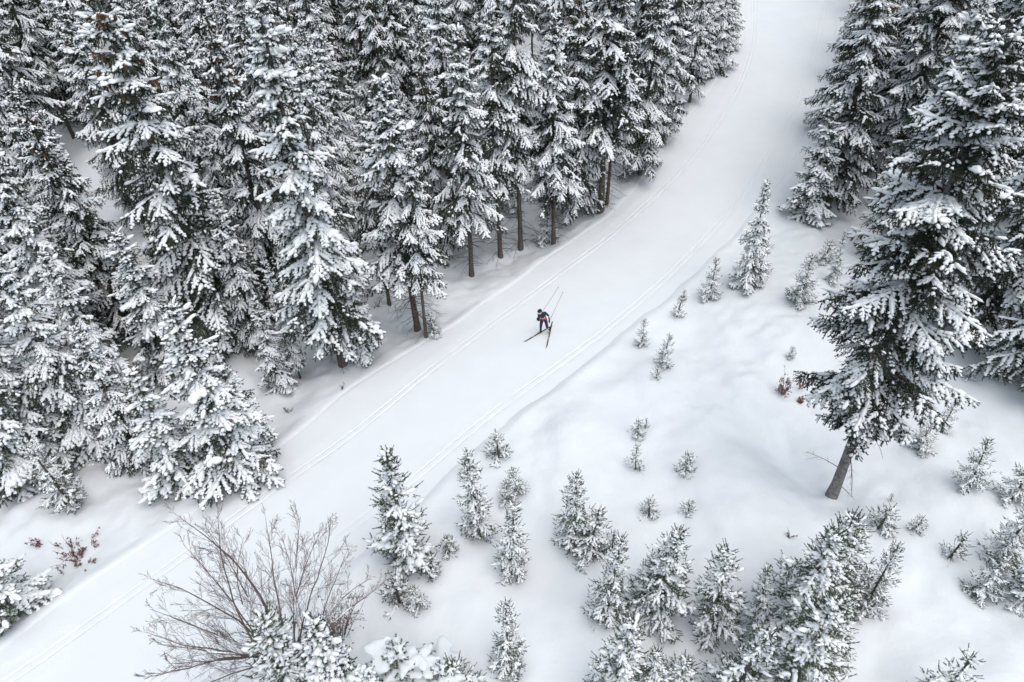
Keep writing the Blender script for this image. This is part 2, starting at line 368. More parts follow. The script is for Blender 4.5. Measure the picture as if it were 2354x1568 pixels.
ND = [needle_proto(np.random.RandomState(i+50)) for i in range(4)]
def ico():
    import bmesh
    bm = bmesh.new(); bmesh.ops.create_icosphere(bm, subdivisions=2, radius=1)
    V = np.array([v.co[:] for v in bm.verts]); F = np.array([[v.index for v in f.verts] for f in bm.faces]); bm.free(); return V, F
ICO = ico()
PAD = []
for i in range(5):
    V = ICO[0].copy(); r = np.random.RandomState(90+i)
    ph = r.rand(3, 3)*6; d = 1+.2*np.sin(V@ph[0]*1+1)+.17*np.sin(V@(ph[1])*.9)+.14*np.sin(V@ph[2]*1.6)
    V = V*d[:, None]; V[:, 2] = np.where(V[:, 2] < 0, V[:, 2]*.45, V[:, 2]); V[:, 1] = V[:, 1]*.5+.5
    PAD.append((V, ICO[1]))
def frames(D, W, L, H):
    """matrices whose columns are side*W, direction*L, up*H"""
    D = norm(D); up = np.array((0, 0, 1.)); sd_ = norm(np.cross(D, up)+1e-6); u = np.cross(sd_, D)
    return np.stack([sd_*W[:, None], D*L[:, None], u*H[:, None]], -1)

def melt(me_, voxel, n):
    o = bpy.data.objects.new('melt', me_); COL.objects.link(o)
    a = o.modifiers.new('r', 'REMESH'); a.mode = 'VOXEL'; a.voxel_size = voxel; a.use_smooth_shade = True
    b = o.modifiers.new('s', 'SMOOTH'); b.iterations = n; b.factor = .6
    bpy.context.view_layer.update(); q = bpy.data.meshes.new_from_object(o.evaluated_get(bpy.context.evaluated_depsgraph_get()))
    bpy.data.objects.remove(o); q.name = 'snow'; q.materials.clear(); q.materials.append(M_SNOW); return q

def build_spruce(seed, H, R, cb=.1, snow=.8, pad=.25, whorl=.42, nb=6, droop=1.0, fs=1.0, gap=.12, cones=False, dead=0, tip_up=.0, shape=.8, comb=.4, bare_leader=.0, lean=0.0, sw=1.0, pw=1.0, hang=1.0, rnd_bot=.0):
    """returns meshes trunk, wood, needles, snow of one spruce; all measures in metres"""
    r = np.random.RandomState(seed)
    tr, wd, nd, sn, cn = Acc(), Acc(), Acc(), Acc(), Acc()
    # trunk
    zz = np.linspace(-.25, H, 16); wob = np.cumsum(r.randn(16, 2)*.012*H/12, axis=0)+np.linspace(0, lean, 16)[:, None]**1.0*np.array((1, .4))
    rad = (.0095*H+.02)*(1-np.clip(zz, 0, H)/H)**.85+.006; rad[0] *= 1.35; rad[1] *= 1.05
    axis = lambda z: np.array((np.interp(z, zz, wob[:, 0]), np.interp(z, zz, wob[:, 1]), z))
    tube(tr, np.c_[wob, zz], rad, 9 if H > 4 else 6)
    nP, nD, nW, nL = [], [], [], []          # needle fingers
    sP, sD, sW, sL, sH = [], [], [], [], []  # snow fingers
    pP, pD, pW, pL, pH = [], [], [], [], []
    def finger(p, d, L, sp, wn=.045, hang=False):
        nP.append(p); nD.append(d); nW.append(wn*fs*(.8+.5*r.rand())); nL.append(L)
        if not hang and r.rand() < sp*min(1, 1.5-1.6*max(0, d[2])):
            sP.append(p+np.array((0, 0, .025*fs))); sD.append(d); sW.append((.034+.034*r.rand())*fs*sw*(.6+.6*snow)); sL.append(L*(.6+.35*r.rand())); sH.append((.03+.04*r.rand())*fs*sw**.5*(.6+.6*snow))
    z = H*cb; levels = []
    while z < H*.985:
        t = 1-z/H
        levels.append(z); z += whorl*(.75+.5*r.rand())*(.45+.75*min(1, t*3))
    for z0 in levels:
        t = (H-z0)/(H*(1-cb)); t = min(1, t)
        k = nb if t > .12 else max(4, nb-1)
        a0 = r.rand()*6.28
        for b in range(k):
            az = a0+b*6.283/k+.35*r.randn(); zb = z0+whorl*.35*r.randn()*min(1, t*3)
            if zb > H*.99 or zb < H*cb*.85: continue
            L = R*(t**shape)*(.78+.42*r.rand())*(1 if t < .85 else 1-.9*(t-.85)*r.rand()*2)
            if r.rand() < .07: L *= .55
            L *= 1-rnd_bot*min(1, max(0, (t-.78)/.22)); L = max(L, .1*fs)
            up = np.interp(t, (0, .15, .4, .8, 1), (.95, .45, .02, -.22, -.28))-.12*(droop-1)+.08*r.randn()
            bb = np.interp(t, (0, .2, .6, 1), (.12, .28, .34, .26))*droop
            h = np.array((math.cos(az), math.sin(az), 0)); sidev = np.array((-h[1], h[0], 0)); bend = .18*r.randn()
            n = 9; u = np.linspace(0, 1, n)
            P = axis(zb)[None]+h*(L*u)[:, None]*(1-.12*abs(up))+sidev*(bend*L*u*u)[:, None]+np.array((0, 0, 1.))*(L*(up*u-bb*u*u+(.13+tip_up)*u**4))[:, None]
            tube(wd, P, (.008+.010*L)*(1-.85*u)*max(.5, fs), 3)
            shed = r.rand()
            sb = (.97 if shed < snow else (.5 if shed < snow+.5*(1-snow) else .12))        # some branches have dropped their snow
            T = norm(np.gradient(P, axis=0))
            pos = lambda q: np.array([np.interp(q, u, P[:, i]) for i in range(3)])
            tan = lambda q: norm(np.array([np.interp(q, u, T[:, i]) for i in range(3)]))
            # snow resting along the spine
            q = .12+.1*r.rand()
            while q < .95:
                ll = (.16+.2*r.rand())*fs
                if r.rand() < sb*min(1, 1.4-1.5*max(0, tan(q)[2])):
                    p = pos(q); sP.append(p+np.array((0, 0, .03*fs))); sD.append(tan(q)); ww = (.045+.05*r.rand())*fs*sw*(.55+.7*snow); sW.append(ww); sL.append(ll*1.25); sH.append(ww*1.05)
                q += ll/max(L, .15)
            if pad and L > .5*fs and t > .12 and r.rand() < pad*(.4+sb):
                q = .45+.5*r.rand(); p = pos(q*.85); ww = (.07+.13*r.rand()**2)*fs*pw
                dd = tan(q)*np.array((1, 1, .5)); sdv = norm(np.cross(dd, (0, 0, 1.)))
                for _ in range(4):
                    w2 = ww*(.55+.55*r.rand()); pP.append(p+sdv*ww*.8*r.randn()+norm(dd)*.16*fs*r.randn()+np.array((0, 0, -.03*fs))); pD.append(norm(dd+r.randn(3)*.25*np.array((1, 1, .3)))); pW.append(w2); pL.append(w2*(1.6+.9*r.rand())); pH.append(w2*.6)
            # side twigs
            q = .1 if L > .6*fs else .05; sidx = 1
            while q < 1.0:
                lat = min(.85*fs, .46*L)*(1-q)**.65*min(1, .35+2.2*q)*(.7+.6*r.rand())+.05*fs
                ang = math.radians(48+14*r.randn()*.6)
                tq = tan(q); sv = norm(np.cross(tq, (0, 0, 1.)))*sidx
                d = norm(tq*math.cos(ang)+sv*math.sin(ang)+np.array((0, 0, -.16-.22*r.rand()*droop+.05*r.randn())))
                p0 = pos(q)
                m = max(1, int(lat/(.105*fs)))
                hang_lat = r.rand() > (.35+.6*sb if sb > .2 else .15)
                for j in range(m):
                    v = (j+.4*r.rand())/m; pj = p0+d*lat*v+np.array((0, 0, -.22*lat*v*v))
                    for s2 in ((1, -1) if m > 1 else (1,)):
                        a2 = math.radians(38+18*r.rand())*s2
                        cs = norm(np.cross(d, (0, 0, 1.)))
                        dd = norm(d*math.cos(a2)+cs*math.sin(a2)+np.array((0, 0, -.22+.18*r.randn())))
                        finger(pj, dd, (.12+.11*r.rand())*fs*(1-.35*v), (.9 if not hang_lat else .08))
                    if comb and r.rand() < comb:
                        dd = norm(np.array((.25*r.randn(), .25*r.randn(), -1.))+.4*d)
                        finger(pj, dd, (.14+.2*r.rand())*fs*hang, 0, .038, True)
                dt = norm(d+np.array((0, 0, -.25)))
                finger(p0+d*lat*.88+np.array((0, 0, -.2*lat)), dt, .17*fs, .9 if not hang_lat else .08)
                if tip_up > .1 and r.rand() < .6:
                    finger(p0+d*lat*.9, norm(d*np.array((1, 1, .2))+np.array((0, 0, .1+.4*r.rand()))), (.24+.12*r.rand())*fs, 0, .028)
                if lat > .16*fs and not hang_lat and r.rand() < .97*min(1, 1.4-1.5*max(0, d[2])):
                    ww = (.042+.045*r.rand())*fs*sw*(.55+.65*snow)
                    sP.append(p0+d*lat*.12+np.array((0, 0, .02*fs))); sD.append(norm(d+np.array((0, 0, -.14)))); sW.append(ww); sL.append(lat*.85); sH.append(ww*.95)
                sidx = -sidx; q += gap*fs/max(L, .12)*(.75+.5*r.rand())*.62
            finger(pos(.97), norm(tan(1)+np.array((0, 0, .1))), .2*fs, sb*.5)
            if tip_up > .1:              # bare spiky shoot at the end of each young branch
                finger(pos(.98), norm(tan(1)*np.array((1, 1, .3))+np.array((0, 0, .35+.3*r.rand()))), (.3+.15*r.rand())*fs, 0, .03)
            if cones and t < .3 and L > .3 and r.rand() < .75:
                for _ in range(7):
                    p = pos(.45+.55*r.rand()); O = np.array([p+np.array((0, 0, -.02))]); D = norm(np.array([[.2*r.randn(), .2*r.randn(), -1.]]))
                    cn.inst(*SN[0], frames(D, np.array([.034]), np.array([.17]), np.array([.034])), O)
    # leader
    zt = H*(1-bare_leader)
    for q in np.arange(max(0, H-1.0*fs*1.4), H, .06*fs):
        a = r.rand()*6.28; finger(axis(q), norm(np.array((math.cos(a)*.6, math.sin(a)*.6, .55))), .1*fs, .35*snow)
    finger(axis(H-.04), np.array((.02, .01, 1.)), .22*fs, .0, .02)
    tube(wd, np.array([axis(H-.1), axis(H)+np.array((.01, 0, .3*fs))]), np.array((.012, .004))*fs, 3)
    # dead lower branches
    for i in range(dead):
        zb = H*(.04+(cb+.12)*r.rand()); az = r.rand()*6.28; L = R*(.25+.5*r.rand()); h = np.array((math.cos(az), math.sin(az), 0))
        u = np.linspace(0, 1, 5); P = axis(zb)+h*(L*u)[:, None]+np.array((0, 0, 1.))*(L*(-.15*u-.2*u*u))[:, None]+r.randn(5, 3)*.02
        tube(wd, P, .014*(1-.8*u)+.002, 3)
        for j in range(5):
            v = .3+.65*r.rand(); p = P[0]+(P[-1]-P[0])*v; a = az+(.7+.4*r.rand())*(1 if r.rand() < .5 else -1)
            q2 = p+np.array((math.cos(a), math.sin(a), -.3))*L*.35*r.rand()
            tube(wd, np.array([p, (p+q2)/2+r.randn(3)*.01, q2]), np.array((.006, .004, .002)), 3)
    def emit(acc, protos, P, D, W, L, Hh):
        if not P: return
        P, D, W, L, Hh = map(np.array, (P, D, W, L, Hh)); A = frames(D, W, L, Hh); g = r.randint(0, len(protos), len(P))
        for i, pr in enumerate(protos):
            m = g == i
            if m.any(): acc.inst(pr[0], pr[1], A[m], P[m])
    emit(nd, ND, nP, nD, nW, nL, nW)
    emit(sn, SN, sP, sD, sW, sL, sH)
    emit(sn, PAD, pP, pD, pW, pL, pH)
    need = M_NEED if H > 6 else M_NEED2
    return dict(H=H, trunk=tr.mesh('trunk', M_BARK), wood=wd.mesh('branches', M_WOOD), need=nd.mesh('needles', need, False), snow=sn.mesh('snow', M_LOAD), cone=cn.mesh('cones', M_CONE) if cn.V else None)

VAR = {
 'tallA': build_spruce(1, 13, 2.1, cb=.33, snow=.64, pad=.25, dead=60, comb=1.0, gap=.20, sw=1.35, fs=.88, whorl=.56, nb=7, hang=1.2),
 'tallB': build_spruce(2, 13, 2.2, cb=.10, snow=.5, pad=.22, dead=16, comb=1.2, cones=True, gap=.21, droop=1.05, sw=1.25, fs=.88, whorl=.58, nb=7, hang=1.5),
 'tallC': build_spruce(3, 13, 1.75, cb=.14, snow=.70, pad=.25, dead=20, comb=.9, gap=.20, nb=6, sw=1.35, fs=.88, whorl=.52, hang=1.1),
 'tallD': build_spruce(4, 13, 2.2, cb=.40, snow=.5, pad=.35, dead=70, comb=1.1, gap=.21, droop=1.15, lean=.15, sw=1.35, pw=1.3, fs=.88, whorl=.58, nb=7, hang=1.3),
 'hero':  build_spruce(5, 15, 2.35, cb=.26, snow=.46, pad=.26, dead=14, comb=1.0, gap=.19, droop=.8, shape=.5, whorl=.46, nb=7, fs=.88, sw=1.15, hang=1.1, rnd_bot=.55, pw=1.2),
 'midA':  build_spruce(6, 8.5, 1.75, cb=.02, snow=.76, pad=.25, gap=.20, comb=.8, nb=7, whorl=.42, droop=1.05, sw=1.3, fs=.85),
 'midB':  build_spruce(7, 6.0, 1.1, cb=.03, snow=.78, pad=.2, gap=.19, comb=.7, nb=6, whorl=.36, fs=.75, sw=1.3),
 'youngA': build_spruce(8, 4.2, .74, cb=.02, snow=.8, pad=.08, gap=.24, comb=.3, nb=5, whorl=.33, fs=.58, tip_up=.2, shape=.85, sw=1.1),
 'youngB': build_spruce(9, 4.2, .62, cb=.03, snow=.78, pad=.06, gap=.24, comb=.4, nb=5, whorl=.33, fs=.58, tip_up=.2, shape=.8, sw=1.1),
 'youngC': build_spruce(10, 4.2, 1.0, cb=.02, snow=.74, pad=.10, gap=.22, comb=.4, nb=6, whorl=.33, fs=.62, tip_up=.2, shape=.8, sw=1.1),
 'youngD': build_spruce(18, 4.2, .80, cb=.03, snow=.7, pad=.08, gap=.25, comb=.4, nb=5, whorl=.36, fs=.6, tip_up=.25, shape=.7, sw=1.15, lean=.12),
 'smallA': build_spruce(16, 2.2, .62, cb=.02, snow=.75, pad=.10, gap=.26, comb=.3, nb=5, whorl=.27, fs=.5, tip_up=.2, shape=.75),
 'smallB': build_spruce(17, 2.2, .50, cb=.03, snow=.65, pad=.10, gap=.28, comb=.25, nb=4, whorl=.30, fs=.5, tip_up=.25, shape=.7, lean=.1),
 'seedA': build_spruce(12, .9, .36, cb=.05, snow=.6, pad=.2, gap=.26, comb=.1, nb=5, whorl=.18, fs=.4, tip_up=.3, shape=.6),
 'seedB': build_spruce(13, .9, .27, cb=.05, snow=.5, pad=.1, gap=.3, comb=.1, nb=4, whorl=.22, fs=.4, tip_up=.3, shape=.6, lean=.08),
 'laden': build_spruce(14, 2.2, 1.1, cb=.02, snow=1.0, pad=1.0, gap=.2, comb=.2, nb=6, whorl=.24, fs=.62, droop=1.3, sw=1.3, pw=1.4, shape=.6),
}
VAR['laden']['snow'] = melt(VAR['laden']['snow'], .035, 5)
# ------------------------------------------------------------------ ground and trail
xs = np.concatenate([np.arange(-110, -24, 1.0), np.arange(-24, 28, .13), np.arange(28, 110, 1.0)])
ys = np.concatenate([np.arange(-12, 6, 1.0), np.arange(6, 40, .13), np.arange(40, 60, .3), np.arange(60, 160, 1.5)])
X, Y = np.meshgrid(xs, ys); Z = ground(X, Y)
ny, nx = X.shape; i = np.arange(ny-1)[:, None]*nx+np.arange(nx-1)[None]
F = np.stack([i, i+1, i+nx+1, i+nx], -1).reshape(-1, 4)
link('snow_ground', tri_mesh('snow_ground', np.stack([X, Y, Z], -1).reshape(-1, 3), F, M_SNOW), kind='structure')

st = resample(MID, 900); sidx = np.linspace(0, 239, 900)
tg = norm(np.gradient(st, axis=0)); rt = np.stack([tg[:, 1], -tg[:, 0]], 1)
def prof(g):            # offsets and heights across a pair of grooves centred at 0
    pts = []
    for c in (-.13, .13):
        pts += [(c-.075, 0.003), (c-.045, .004), (c-.03, -.022), (c+.03, -.022), (c+.045, .004), (c+.075, .003)]
    return pts
G = prof(0)
rows = []
for k in range(900):
    a, b1, b2, c = [np.interp(sidx[k], np.arange(240), o) for o in (oL, oT1, oT2, oR)]
    xsn = [a-.25]+list(np.linspace(a, b1-.25, 9))+[b1+g[0] for g in G]+list(np.linspace(b1+.25, b2-.25, 26))+[b2+g[0] for g in G]+list(np.linspace(b2+.25, c+.35, 8))
    g1 = .75+1.3*float(vnoise(np.array([k*.045]), np.array([3.3]), 1)[0])+.5*float(vnoise(np.array([k*.21]), np.array([7.3]), 2)[0]); g2 = .7+1.3*float(vnoise(np.array([k*.05]), np.array([9.3]), 4)[0])+.5*float(vnoise(np.array([k*.19]), np.array([1.3]), 5)[0])
    zsn = [-.12]+[.02]+[0]*8+[g[1]*g1 for g in G]+[0]*26+[g[1]*g2 for g in G]+[0]*7+[-.02]
    # small windrows left by the groomer
    arr = np.array(xsn); zsn = np.array(zsn)+.022*np.exp(-((arr-(b1-.62))/.07)**2)+.018*np.exp(-((arr-(b2+.33))/.06)**2)+.008*np.exp(-((arr-.1)/.08)**2)
    for o_, a_ in ((-1.45, .007), (-1.1, .005), (-.35, .006), (.5, .005), (1.2, .007), (1.55, .004), (2.9, .006)): zsn = zsn+a_*np.exp(-((arr-o_-.12*math.sin(k*.011+o_*3))/.1)**2)
    rows.append((arr, zsn))
OX = np.array([q[0] for q in rows]); OZ = np.array([q[1] for q in rows])
PX = st[:, 0, None]+rt[:, 0, None]*OX; PY = st[:, 1, None]+rt[:, 1, None]*OX
PZ = macro(PX, PY)+OZ+.018*vnoise(PX/1.7, PY/1.7, 3)+.008*vnoise(PX/.4, PY/.4, 1)
m_ = OX.shape[1]; i = np.arange(899)[:, None]*m_+np.arange(m_-1)[None]
F = np.stack([i, i+m_, i+m_+1, i+1], -1).reshape(-1, 4)[:, ::-1]
tme = tri_mesh('ski_trail', np.stack([PX, PY, PZ], -1).reshape(-1, 3), F, M_TRAIL)
uvl = tme.uv_layers.new(name='trail'); lv = np.empty(len(tme.loops), dtype=np.int32); tme.loops.foreach_get('vertex_index', lv)
UVv = np.stack([OX, np.repeat(np.arange(900)[:, None]*.12, m_, 1)], -1).reshape(-1, 2)
uvl.data.foreach_set('uv', UVv[lv].astype(np.float32).ravel())
link('ski_trail', tme, kind='structure')

# ------------------------------------------------------------------ trees
def plant(var, pos, height, label, group, cat='spruce', name='spruce_tree', rot=None, wide=1.0, tilt=(0, 0), sink=0):
    # take the build whose size is nearest, so twigs keep their true size
    if var[:4] in ('youn', 'seed', 'smal'):
        k = {'youngA': 0, 'youngB': 1, 'youngC': 2, 'seedA': 0, 'seedB': 1}[var]
        if height > 6: var = 'midB'
        elif height > 2.9: var = ('youngA', 'youngB', 'youngC')[k] if rnd.random() < .65 else 'youngD'
        elif height > 1.3: var = ('smallA', 'smallB', 'smallA')[k]
        else: var = ('seedA', 'seedB', 'seedA')[k]
    if var == 'midA' and height < 6.5: var = 'midB'; wide *= 1.25
    if var == 'midB' and height > 7.8: var = 'midA'; wide *= .72
    v = VAR[var]; s = height/v['H']
    root = bpy.data.objects.new(name, None); COL.objects.link(root)
    root.empty_display_size = .3
    root.location = (pos[0], pos[1], pos[2]-sink); root.rotation_euler = (tilt[0], tilt[1], rnd.random()*6.28 if rot is None else rot)
    root.scale = (s*wide, s*wide, s)
    root['label'] = label; root['category'] = cat
    if group: root['group'] = group
    if 'leaning trunk' in label:
        tm = v['trunk'].copy(); tm.materials[0] = M_GREY; link('trunk', tm, root)
    else: link('trunk', v['trunk'], root)
    link('branches', v['wood'], root, kind='stuff')
    c = link('crown', v['need'], root)
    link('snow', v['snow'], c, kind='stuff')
    if v['cone']: link('cones', v['cone'], c, kind='stuff')
    return root
def height_for(base, topy):
    """height of a vertical tree standing at base whose tip shows at picture row topy"""
    lo, hi = .1, 30.
    for _ in range(40):
        h = (lo+hi)/2; d = np.array((base[0], base[1], base[2]+h-CAMH)); zc = d@np.array(f0)
        py = 784-FPX*(d@np.array(UV))/zc if zc > .5 else -1e9
        if py > topy: lo = h
        else: hi = h
    return h
placed = []
def place(lst, group, name='spruce_tree', cat='spruce'):
    for bx, by, ty, var, wd, lab in lst:
        p = at(bx, by); h = height_for(p, ty)
        placed.append((p[0], p[1], h))
        plant(var, p, h, lab, group, cat, name, rot=0 if 'great spruce with' in lab else None, wide=wd, sink=.03*h if h < 4 else .1, tilt=(0, -.02) if 'great spruce with' in lab else (rnd.uniform(-.02, .02), rnd.uniform(-.02, .02)) if h > 5 else (rnd.uniform(-.09, .09), rnd.uniform(-.09, .09)))
        if h > 6: print('TREE %.1f %s' % (h, lab))
place(FRONT, 'spruces along the left edge of the forest')
place(RIGHT, 'spruces of the right forest edge')
place(YOUNG, 'young spruces on the open slope', 'young_spruce', 'young spruce')

# forest filling behind the front rows
cnt = 0; N0 = len(placed); fill_roots = {}
cand = []
for yy in np.arange(17, 72, 2.7):
    for xx in np.arange(-60, 66, 2.7):
        cand.append((xx+rnd.uniform(-1, 1), yy+rnd.uniform(-1, 1)))
C = np.array(cand); s_, id_ = nearest(MID, C); l_ = np.interp(id_, np.arange(240), oL); r_ = np.interp(id_, np.arange(240), oR)
GZ = ground(C[:, 0], C[:, 1])
for k, (x, y) in enumerate(C):
    left = s_[k] < l_[k]-1.6
    right = s_[k] > r_[k]+1.4
    if not (left or right): continue
    d = np.array((x, y, GZ[k]-CAMH)); zc = d@np.array(f0); px = 1176.5+FPX*(d@np.array(RV))/zc; py = 784-FPX*(d@np.array(UV))/zc
    if left:
        # the base must lie behind the front row as seen in the picture
        lim = np.interp(px, (-400, 0, 250, 450, 620, 800, 980, 1130, 1300, 1450, 1700), (1000, 960, 860, 850, 770, 740, 660, 555, 470, 380, 40))
        if py > lim or px < -420: continue
        q0 = abs(px-225) < 55 and 400 < py < 560 or px < 40 and 560 < py < 700
        if q0: continue
    else:
        lim = np.interp(px, (1850, 1930, 2050, 2200, 2400, 2700), (0, 420, 500, 560, 700, 800))
        if py > lim or px < 1880 or px > 2800: continue
    if not (-120 < px < 2480): continue
    if min((x-a)**2+(y-b)**2 for a, b, h in placed) < 1.9**2: continue
    if rnd.random() < .12: continue
    h = rnd.uniform(9.5, 15.5) if rnd.random() < .8 else rnd.uniform(5, 9)
    if left: h = min(h, 8.5+.14*y+rnd.uniform(0, 2.5))
    placed.append((x, y, h)); cnt += 1
    var = rnd.choice(['tallA', 'tallB', 'tallC', 'tallC', 'tallD', 'tallA']) if h > 8.5 else rnd.choice(['midA', 'midB'])
    fill_roots[len(placed)-1] = plant(var, (x, y, GZ[k]), h, 'snow-covered spruce deep in the dense forest left of the trail' if left else 'snow-covered spruce deep in the forest right of the trail',
          'spruces deep in the left forest' if left else 'spruces deep in the right forest', wide=rnd.uniform(.66, .98), sink=.1, tilt=(rnd.uniform(-.03, .03), rnd.uniform(-.03, .03)))
print('fill trees', cnt)
def proj(p):
    d = np.array(p)-np.array((0, 0, CAMH)); zc = d@np.array(f0)
    return (1176.5+FPX*(d@np.array(RV))/zc, 784-FPX*(d@np.array(UV))/zc, zc)
def tip_seen(i):
    x, y, h = placed[i]; gz = GZF[i]; px, py, zc = proj((x, y, gz+h-.3))
    if not (15 < px < 2338 and 10 < py < 1560): return None
    for j, (a, b, hh) in enumerate(placed):
        if j == i or hh < 2: continue
        t = proj((a, b, GZF[j]+hh)); 
        if t[2] >= zc: continue
        q = proj((a, b, GZF[j]+.1*hh)); u = (py-t[1])/(q[1]-t[1]+1e-6)
        if 0 < u < 1:
            cx = t[0]+(q[0]-t[0])*u; half = FPX/t[2]*min(2.0, .16*hh)*u**.75*.8
            if abs(px-cx) < half: return None
    return px, py
PA = np.array([p[:2] for p in placed]); GZF = ground(PA[:, 0], PA[:, 1])
marks = [('the tall spruce with bent grey trunk', 300, 250), ('the cone-tipped spruce at the left edge', 90, 330), ('the tall narrow spruce with slanting trunk', 740, 330), ('the big spruce nearest the skier', 930, 380),
         ('the spruce on a long thin trunk', 1075, 260), ('the dark spruces at the trail bend', 1220, 250), ('the broad dark spruce by the trail bend', 1440, 180), ('the upper trail curve', 1600, 120),
         ('the bushy low group of spruces', 400, 800), ('the pale spruces at the left edge', 80, 700), ('the slim snow-clad spruce', 620, 600), ('the great right foreground spruce', 2080, 450), ('the small trailside spruce on the right', 1890, 300), ('the upper right corner', 2320, 40)]
seen = {i: q for i in range(len(placed)) if i >= N0 for q in [tip_seen(i)] if q}
used = set()
for nm, mx, my in marks:
    for word, ok in (('up and left of', lambda x, y: x < mx-5 and y < my), ('up and right of', lambda x, y: x >= mx+5 and y < my), ('lower left of', lambda x, y: x < mx-5 and y >= my), ('lower right of', lambda x, y: x >= mx+5 and y >= my)):
        c = [(math.hypot(x-mx, y-my), i) for i, (x, y) in seen.items() if i not in used and ok(x, y)]
        if c and min(c)[0] < 420:
            i = min(c)[1]; used.add(i); fill_roots[i]['label'] = 'spruce tip nearest %s %s' % (word, nm)
print('named tips', len(used), 'of', len(seen))

# ------------------------------------------------------------------ bare beech with many limbs at the bottom edge
def bare_tree():
    r = np.random.RandomState(77)
    base = at(690, 1700); bx, by, bz = base
    root = bpy.data.objects.new('bare_tree', None); COL.objects.link(root); root.location = base
    root['label'] = 'leafless many-limbed deciduous tree with fine dark twigs at the bottom left'; root['category'] = 'bare tree'
    limbs = []
    # tips in the picture (px, py) with the height above the snow at which each tip hangs, and the limb thickness
    tips = [(400, 1180, 5.4, .038), (500, 1175, 5.6, .03), (610, 1190, 5.6, .022), (690, 1190, 5.6, .026), (760, 1195, 5.2, .022), (345, 1330, 4.4, .03), (345, 1400, 4.0, .024), (360, 1480, 3.4, .022),
            (385, 1525, 2.8, .02), (330, 1560, 2.4, .03), (560, 1235, 5.4, .02), (800, 1260, 4.6, .02), (850, 1330, 3.4, .022), (420, 1250, 5.0, .022), (650, 1240, 5.4, .018), (380, 1610, 2.2, .025), (735, 1225, 5.0, .022), (885, 1335, 3.0, .022), (335, 1452, 3.4, .026), (470, 1210, 5.3, .02)]
    top = hit(672, 1490, ground, 2.7); top = np.array((top[0], top[1], top[2]+2.7)); ta = Acc()
    u = np.linspace(0, 1, 8); b0 = np.array((bx, by, bz-.15)); TP = b0+(top-b0)*u[:, None]+np.array((.05, .03, 0))*np.sin(u*5)[:, None]
    tube(ta, TP-base, .095-.045*u, 8); link('trunk', ta.mesh('trunk', M_TWIG), root)
    for px, py, hh, th in tips:
        tip = hit(px, py, ground, hh); tip = np.array((tip[0], tip[1], tip[2]+hh))
        acc = Acc(); tw = Acc()
        q0 = TP[0]+(TP[-1]-TP[0])*((.75+.25*r.rand()) if hh < 4.5 else (.25+.6*r.rand())); v = tip-q0; L = np.linalg.norm(v)
        side = norm(np.cross(v, (0, 0, 1.))); n = 16; u = np.linspace(0, 1, n)
        P = q0+v*u[:, None]+np.array((0, 0, 1.))*(.09*L*np.sin(u*math.pi))[:, None]*(1 if hh > 4 else .5)+side*(.07*L*r.randn()*np.sin(u*math.pi))[:, None]+np.cumsum(r.randn(n, 3)*.018, 0)*(u*(1-u)*4)[:, None]
        tube(acc, P, th*(1-u)**.8+.004, 5)
        def twig(p, d, L, th, depth):
            k = 6; uu = np.linspace(0, 1, k); up = np.array((0, 0, .16))
            Q = p+d*(L*uu)[:, None]+up*(L*uu*uu)[:, None]+np.cumsum(r.randn(k, 3)*.014*L, 0)
            tube(tw, Q, np.maximum(.0028, th*(1-.75*uu)), 3)
            if depth > 0:
                m = 5 if depth == 2 else 4
                for j in range(m):
                    c = .15+.8*(j+r.rand()*.7)/m; pp = p+(Q[-1]-p)*c
                    pp = np.array([np.interp(c, uu, Q[:, i]) for i in range(3)])
                    dd = norm(d+r.randn(3)*.45+np.array((0, 0, .1)))
                    twig(pp, dd, L*(.5-.18*c)*(.7+.6*r.rand()), th*.6, depth-1)
        T = norm(np.gradient(P, axis=0))
        for c in np.arange(.22, 1.0, .062):
            c2 = c+.03*r.rand(); pp = np.array([np.interp(c2, u, P[:, i]) for i in range(3)]); t = norm(np.array([np.interp(c2, u, T[:, i]) for i in range(3)]))
            dd = norm(t*.8+r.randn(3)*.45+np.array((0, 0, .12)))
            twig(pp, dd, L*.24*(1.15-c2)*(.7+.6*r.rand())+.2, th*.22*(1-c2)+.0036, 2)
        for a in (acc, tw):
            for V in a.V: V -= base
        o = link('limb', acc.mesh('limb', M_TWIG), root)
        link('twigs', tw.mesh('twigs', M_TWIG, False), o, kind='stuff')
        # thin snow along the upper side of some limbs
        if r.rand() < .6:
            sn = Acc(); a0 = r.randint(2, 8); ln = r.randint(4, 7); Q = P[a0:a0+ln]-base+np.array((0, 0, th*.9))
            w_ = th*.75*np.sin(np.linspace(.12, .95, len(Q))*math.pi)+.008
            tube(sn, Q, w_, 5); link('snow', sn.mesh('snow', M_LOAD), o)
    # two round snow cushions caught in the limbs
    for px, py, hh in ((635, 1405, 3.0), (460, 1432, 3.4)):
        p = hit(px, py, ground, hh); p = np.array((p[0], p[1], p[2]+hh))-base; sn = Acc()
        sn.inst(*PAD[1], np.diag((.16, .3, .16))[None], p[None]); link('snow_cushion', sn.mesh('snow_cushion', M_LOAD), root)
bare_tree()

